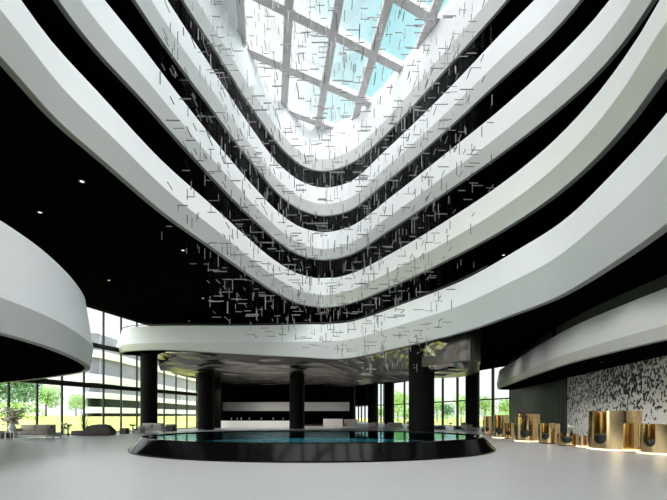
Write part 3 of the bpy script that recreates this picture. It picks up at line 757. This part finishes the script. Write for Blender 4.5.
def table(label, px, D, w, d_, h, m, rz=0.0, name='side_table'):
    p = atD(px, D); rt = root(name, (0, 0, 0), label, 'table', 'lounge tables')
    B().rbox((0, 0, h - 0.02), (w, d_, 0.04), 0.01).build('table_top', m, rt)
    for sx in (-1, 1):
        for sy in (-1, 1):
            B().box((sx * (w / 2 - .03), sy * (d_ / 2 - .03), (h - .04) / 2), (.04, .04, h - .04)).build('leg', m, rt)
    rt.location = (p.x, p.y, 0); rt.rotation_euler = (0, 0, rz); return rt
WH = M['white_paint']
sofa('brown armchair cut off by the left edge of the picture', 0.5, 27.6, 1.0, 0.55, M['sofa_brown'], cush=1, name='armchair', cat='armchair')
table('small white framed table under the big cream flowers', 12, 27.4, 0.6, 0.5, 0.52, WH)
p = atD(12, 27.4); flowers('cream_flower_bouquet', (p.x, p.y, 0.521), 1.55, 0.62, M['petal'], 'large cream flower bouquet on the white framed table at the far left', 120, vm=WH, lo=0.3)
sofa('beige sofa with pale frame, the leftmost long sofa by the windows', 34.5, 28.6, 2.35, 0.95, M['sofa_beige'], frame=WH)
o = sofa('small white lounge chair right of the leftmost beige sofa', 53.4, 29.5, 0.6, 0.75, WH, cush=1, name='lounge_chair', cat='armchair', arms=False, rz=1.2)
table('narrow white pedestal table between the white chair and charcoal chaise', 64.3, 29.9, 0.35, 0.35, 0.62, WH)
p = atD(64.3, 29.9); flowers('flower_vase', (p.x, p.y, 0.621), 0.4, 0.18, M['petal'], 'small flower vase on the narrow white pedestal table', 8)
p = atD(68, 31.4); flowers('flower_vase', (p.x, p.y, 0.0), 0.9, 0.25, M['sofa_brown'], 'round brown flower head standing left of the charcoal chaise', 12)
# chaise
p = atD(94, 32.4); rt = root('chaise_longue', (0, 0, 0), 'long charcoal chaise with a raised curved back by the left windows', 'chaise')
B().rbox((0, 0, 0.22), (3.0, 1.0, 0.36), 0.08).build('seat', M['sofa_dark'], rt, True, 0.9)
V = []; Fc = []; prof = [(-0.55, .4), (-0.4, .7), (0.1, .86), (0.6, .9), (1.0, .82), (1.25, .6), (1.45, .38)]
for x, z in prof: V += [(x, -0.35, z), (x, 0.5, z)]
for x, z in prof: V += [(x, -0.35, .38), (x, 0.5, .38)]
k = len(prof)
for i in range(k - 1):
    a = 2 * i; Fc += [(a, a+2, a+3, a+1), (a, 2*k+a, 2*k+a+2, a+2), (a+1, a+3, 2*k+a+3, 2*k+a+1), (2*k+a, 2*k+a+1, 2*k+a+3, 2*k+a+2)]
mesh('curved_back', V, Fc, M['sofa_dark'], rt, True, 0.9)
rt.location = (p.x, p.y, 0)
# grass plant
def spiky(label, px, D, h, n_=26, m_=None):
    p = atD(px, D); rt = root('potted_plant', (p.x, p.y, 0), label, 'plant')
    B().lathe((p.x, p.y, 0), [(0.18, 0), (0.26, 0.35), (0.22, 0.36), (0.2, 0.3)], 16).build('pot', M['rail'], rt, True)
    b = B()
    for k in range(n_):
        a = random.uniform(0, 6.28); s_ = random.uniform(.3, 1.0); w = 0.03; pr = None
        for j in range(6):
            t = j / 5; q = Vector((p.x + math.cos(a) * s_ * h * .55 * t, p.y + math.sin(a) * s_ * h * .55 * t, .3 + (h - .3) * (t * (1.45 - s_ * .5) - t * t * .45 * s_)))
            u = Vector((-math.sin(a), math.cos(a), 0)) * w * (1 - t * .9)
            if pr: b.add([pr[0], pr[1], q + u, q - u], [(0, 1, 2, 3)])
            pr = (q - u, q + u)
    b.build('leaves', m_ or M['leaf'], rt)
M['dark_leaf'] = mat('dark_leaf', (0.02, 0.04, 0.015), 0.6)
spiky('arching dark spiky plant behind the charcoal chaise', 84, 34.0, 1.95, 34, M['dark_leaf'])
o = B().rbox((0, 0, 0.27), (0.62, 0.55, 0.5), 0.06).build('ottoman', M['sofa_dark']); p = atD(124.5, 35.2); o.location = (p.x, p.y, -0.01)
tag(o, 'small charcoal ottoman right of the charcoal chaise', 'ottoman')
table('low white table between the charcoal ottoman and light grey sofa', 133, 35.9, 0.55, 0.5, 0.38, WH)
p = atD(133, 35.9); flowers('flower_vase', (p.x, p.y, 0.381), 0.42, 0.24, M['sofa_dark'], 'dark leafy flower vase on the low table beside the light grey sofa', 12)
sofa('light grey sofa in front of the left black column', 152, 36.8, 2.0, 0.88, M['sofa_grey'], frame=WH)
sofa('rounded light grey armchair at the left end of the light grey sofa', 138.8, 35.6, 0.65, 0.6, M['sofa_grey'], cush=1, name='armchair', cat='armchair')
sofa('brown armchair right of the left black column', 169.8, 38.5, 1.0, 0.75, M['sofa_brown'], cush=1, name='armchair', cat='armchair')
sofa('cream sofa far behind the pool before a slim column', 373, 53, 1.2, 0.65, M['sofa_beige'], cush=1)
sofa('grey sofa behind the pool, left of the thickest black column', 395, 49, 1.7, 0.72, M['sofa_grey'])
p = atD(408, 49.5); flowers('flower_vase', (p.x, p.y, 0.0), 0.9, 0.25, M['dark_petal'], 'dark flowers in a vase just left of the thickest black column', 10)
o = B().rbox((0, 0, 0.2), (1.1, 0.7, 0.38), 0.05).build('bench', M['sofa_brown']); p = atD(440, 47); o.location = (p.x, p.y, -0.01)
tag(o, 'low brown bench right beside the thickest black column', 'bench')
table('low white coffee table before the right windows', 450.5, 45.5, 1.0, 0.6, 0.32, WH, name='coffee_table')
o = B().rbox((0, 0, 0.2), (1.1, 0.7, 0.38), 0.05).build('bench', M['sofa_brown']); p = atD(459, 47); o.location = (p.x, p.y, -0.01)
tag(o, 'low brown bench left of the grey armchair before the right windows', 'bench')
sofa('grey armchair left of the column near the gold desks', 466.5, 45.5, 0.85, 0.78, M['sofa_grey'], cush=1, name='armchair', cat='armchair', rz=0.5)
p = atD(450.8, 45.5); flowers('flower_vase', (p.x, p.y, 0.321), 0.42, 0.15, M['dark_petal'], 'dark flowers in a small vase on the low white coffee table', 8)
spiky('dark green potted plant left of the gold desks', 484, 40, 1.7, 14)

# ------------------------------------------------------------ outside
gr = B().box((0, 60, -0.42), (460, 400, 0.2)).build('lawn', M['lawn']); tag(gr, kind='structure'); gr.name = 'ground_lawn'
o = B().box((-33, 40, -0.30), (9, 110, 0.06)).build('ground_path', M['paving']); tag(o, kind='structure')
bk = [(-26.5, -0.31), (-30, 0.1), (-34, 0.95), (-37, 1.35), (-150, 1.5)]
V = []; Fc = []
for i, (x, z) in enumerate(bk):
    for j, y in enumerate((10, 58, 120, 260)): V.append((x - (y - 10) * (0.0 if i else -0.02), y, z))
for i in range(len(bk) - 1):
    for j in range(3): Fc.append((i*4+j, i*4+j+1, i*4+j+5, i*4+j+4))
nb = len(V); V += [(v[0], v[1], -0.5) for v in V[:nb]]
Fc += [tuple(k + nb for k in f)[::-1] for f in Fc]
Fc += [(0, 1, nb+1, nb), (1, 2, nb+2, nb+1), (2, 3, nb+3, nb+2)]
o = mesh('ground_bank', V, Fc, M['lawn'], None, True, 0.9); tag(o, kind='structure')
# striped wing across the lawn
bw = root('striped_building', (-38, 100, 0), 'white and grey striped curved building across the lawn, seen through the left windows', 'building')
BC = spline([(-52, 95), (-46, 81), (-41, 70.5), (-39.1, 67), (-38.3, 68.5), (-37.8, 85), (-38.2, 105), (-38, 135), (-34, 175)], step=3)
def strip(nm, z0, z1, m, off):
    sweep(nm, BC, [(off, z0), (off, z1), (-2.0, z1), (-2.0, z0)], m, bw, False, loop=True)
strip('ground_floor_glazing', 1.3, 1.9, M['ext_green'], -0.6)
strip('white_band', 1.9, 2.9, M['ext_white'], 0.3); strip('dark_glazing', 2.9, 4.3, M['ext_green'], -0.3)
strip('white_band', 4.3, 5.3, M['ext_white'], 0.2); strip('dark_glazing', 5.3, 6.8, M['ext_glass'], -0.1)
strip('white_band', 6.8, 8.2, M['ext_white'], 0.3); strip('grey_glazing', 8.2, 10.9, M['ext_glass'], -0.1)
strip('white_band', 10.9, 12.1, M['ext_white'], 0.3); strip('grey_glazing', 12.1, 14.8, M['ext_glass'], -0.1)
# trees: shared crowns
def tree_mesh(seed, h, rad, m_leaf, nleaf=2600):
    rnd = random.Random(seed); b = B(); blobs = []
    for k in range(16):
        a = rnd.uniform(0, 6.28); q = rad * .65 * math.sqrt(rnd.random()); blobs.append((Vector((q * math.cos(a), q * math.sin(a), h * rnd.uniform(.35, .85))), rad * rnd.uniform(.35, .6)))
    for k in range(nleaf):
        c, r = rnd.choice(blobs); d = Vector((rnd.gauss(0, 1), rnd.gauss(0, 1), rnd.gauss(0, 1))).normalized() * r * rnd.uniform(.75, 1.05)
        p = c + d; u = Vector((rnd.gauss(0, 1), rnd.gauss(0, 1), rnd.gauss(0, 1))).normalized(); w = u.orthogonal().normalized(); s_ = rnd.uniform(.10, .24) * (rad / 3) ** 0.5
        b.add([p - u * s_, p + w * s_ * .6, p + u * s_, p - w * s_ * .6], [(0, 1, 2, 3)])
    rt = root('tree', (0, 0, 0))
    tb = B(); tb.tube((0, 0, 0), (0, 0, h * .55), rad * .07, 8, rad * .04)
    for c, r in blobs[:6]: tb.tube((0, 0, h * .4), c, rad * .03, 5, rad * .012)
    b.build('crown', m_leaf, rt); tb.build('trunk', M['bark'], rt)
    return rt
T = [tree_mesh(1, 7.5, 3.0, M['leaf']), tree_mesh(2, 6.5, 2.6, M['leaf2']), tree_mesh(3, 9.0, 3.6, M['leaf2'])]
used = [False] * 3
def tree(k, px, D, s, label, z=-0.32):
    if px < 90: z = 1.35
    c = T[k] if not used[k] else copy_tree(T[k]); used[k] = True
    p = atD(px, D); c.location = (p.x, p.y, z); c.scale = (s, s, s); c.rotation_euler = (0, 0, random.uniform(0, 6)); tag(c, label, 'tree', 'trees outside the windows')
tree(0, -8, 62, 1.0, 'dark green tree outside the first left window bay at the picture edge')
tree(0, 25, 56, 0.86, 'round dark green tree outside behind the leftmost beige sofa')
tree(1, 46, 67, 0.85, 'lighter green tree outside, right beside the round dark green one')
tree(1, 76, 61, 0.55, 'green tree outside at the left end of the striped building')
for i, (k, px, D, s, lab) in enumerate([(2, 398, 125, 1.0, 'pale green tree outside between the distant columns and the thickest column'),
        (0, 406, 112, 0.5, 'low dark green tree outside left of the thickest column'),
        (2, 437, 112, 0.75, 'pale tree outside just right of the thickest column'),
        (0, 447, 100, 0.62, 'dark green tree outside behind the low bench'),
        (2, 461, 118, 0.85, 'pale green tree outside left of the column near the gold desks'),
        (2, 485, 105, 0.75, 'tall pale green tree outside right of the column near the gold desks'),
        (1, 508, 88, 0.9, 'bright green tree outside at the right end of the right windows'),
        (1, 379, 140, 0.8, 'green tree outside seen between the two distant columns')]):
    tree(k, px, D, s, lab)
def shrub(px, D, w, h, m_, label):
    rnd = random.Random(px); p = atD(px, D); b = B()
    for k in range(420):
        a = rnd.uniform(0, 6.28); q = math.sqrt(rnd.random()); t = rnd.random() ** .7
        c = Vector((w / 2 * q * math.cos(a) * (1 - t * .4), w / 3 * q * math.sin(a) * (1 - t * .4), h * t)); u = Vector((rnd.gauss(0, 1), rnd.gauss(0, 1), rnd.gauss(0, 1))).normalized(); v = u.orthogonal().normalized()
        b.add([c - u * .2, c + v * .12, c + u * .2, c - v * .12], [(0, 1, 2, 3)])
    o = b.build('shrub', m_); o.location = (p.x, p.y, 1.2 if px < 90 else -0.32); tag(o, label, 'shrub')
shrub(18, 49, 7, 1.8, M['leaf2'], 'low shrub outside under the round dark green tree')
shrub(404, 95, 7, 3.4, M['leaf2'], 'bright green shrub outside left of the thickest black column')
shrub(455, 92, 12, 2.0, M['leaf2'], 'pale low shrub outside behind the coffee table')
shrub(500, 80, 8, 2.6, M['leaf2'], 'bright green shrub outside behind the gold desks')
for o in bpy.data.objects:
    if '_w' in o: del o['_w']
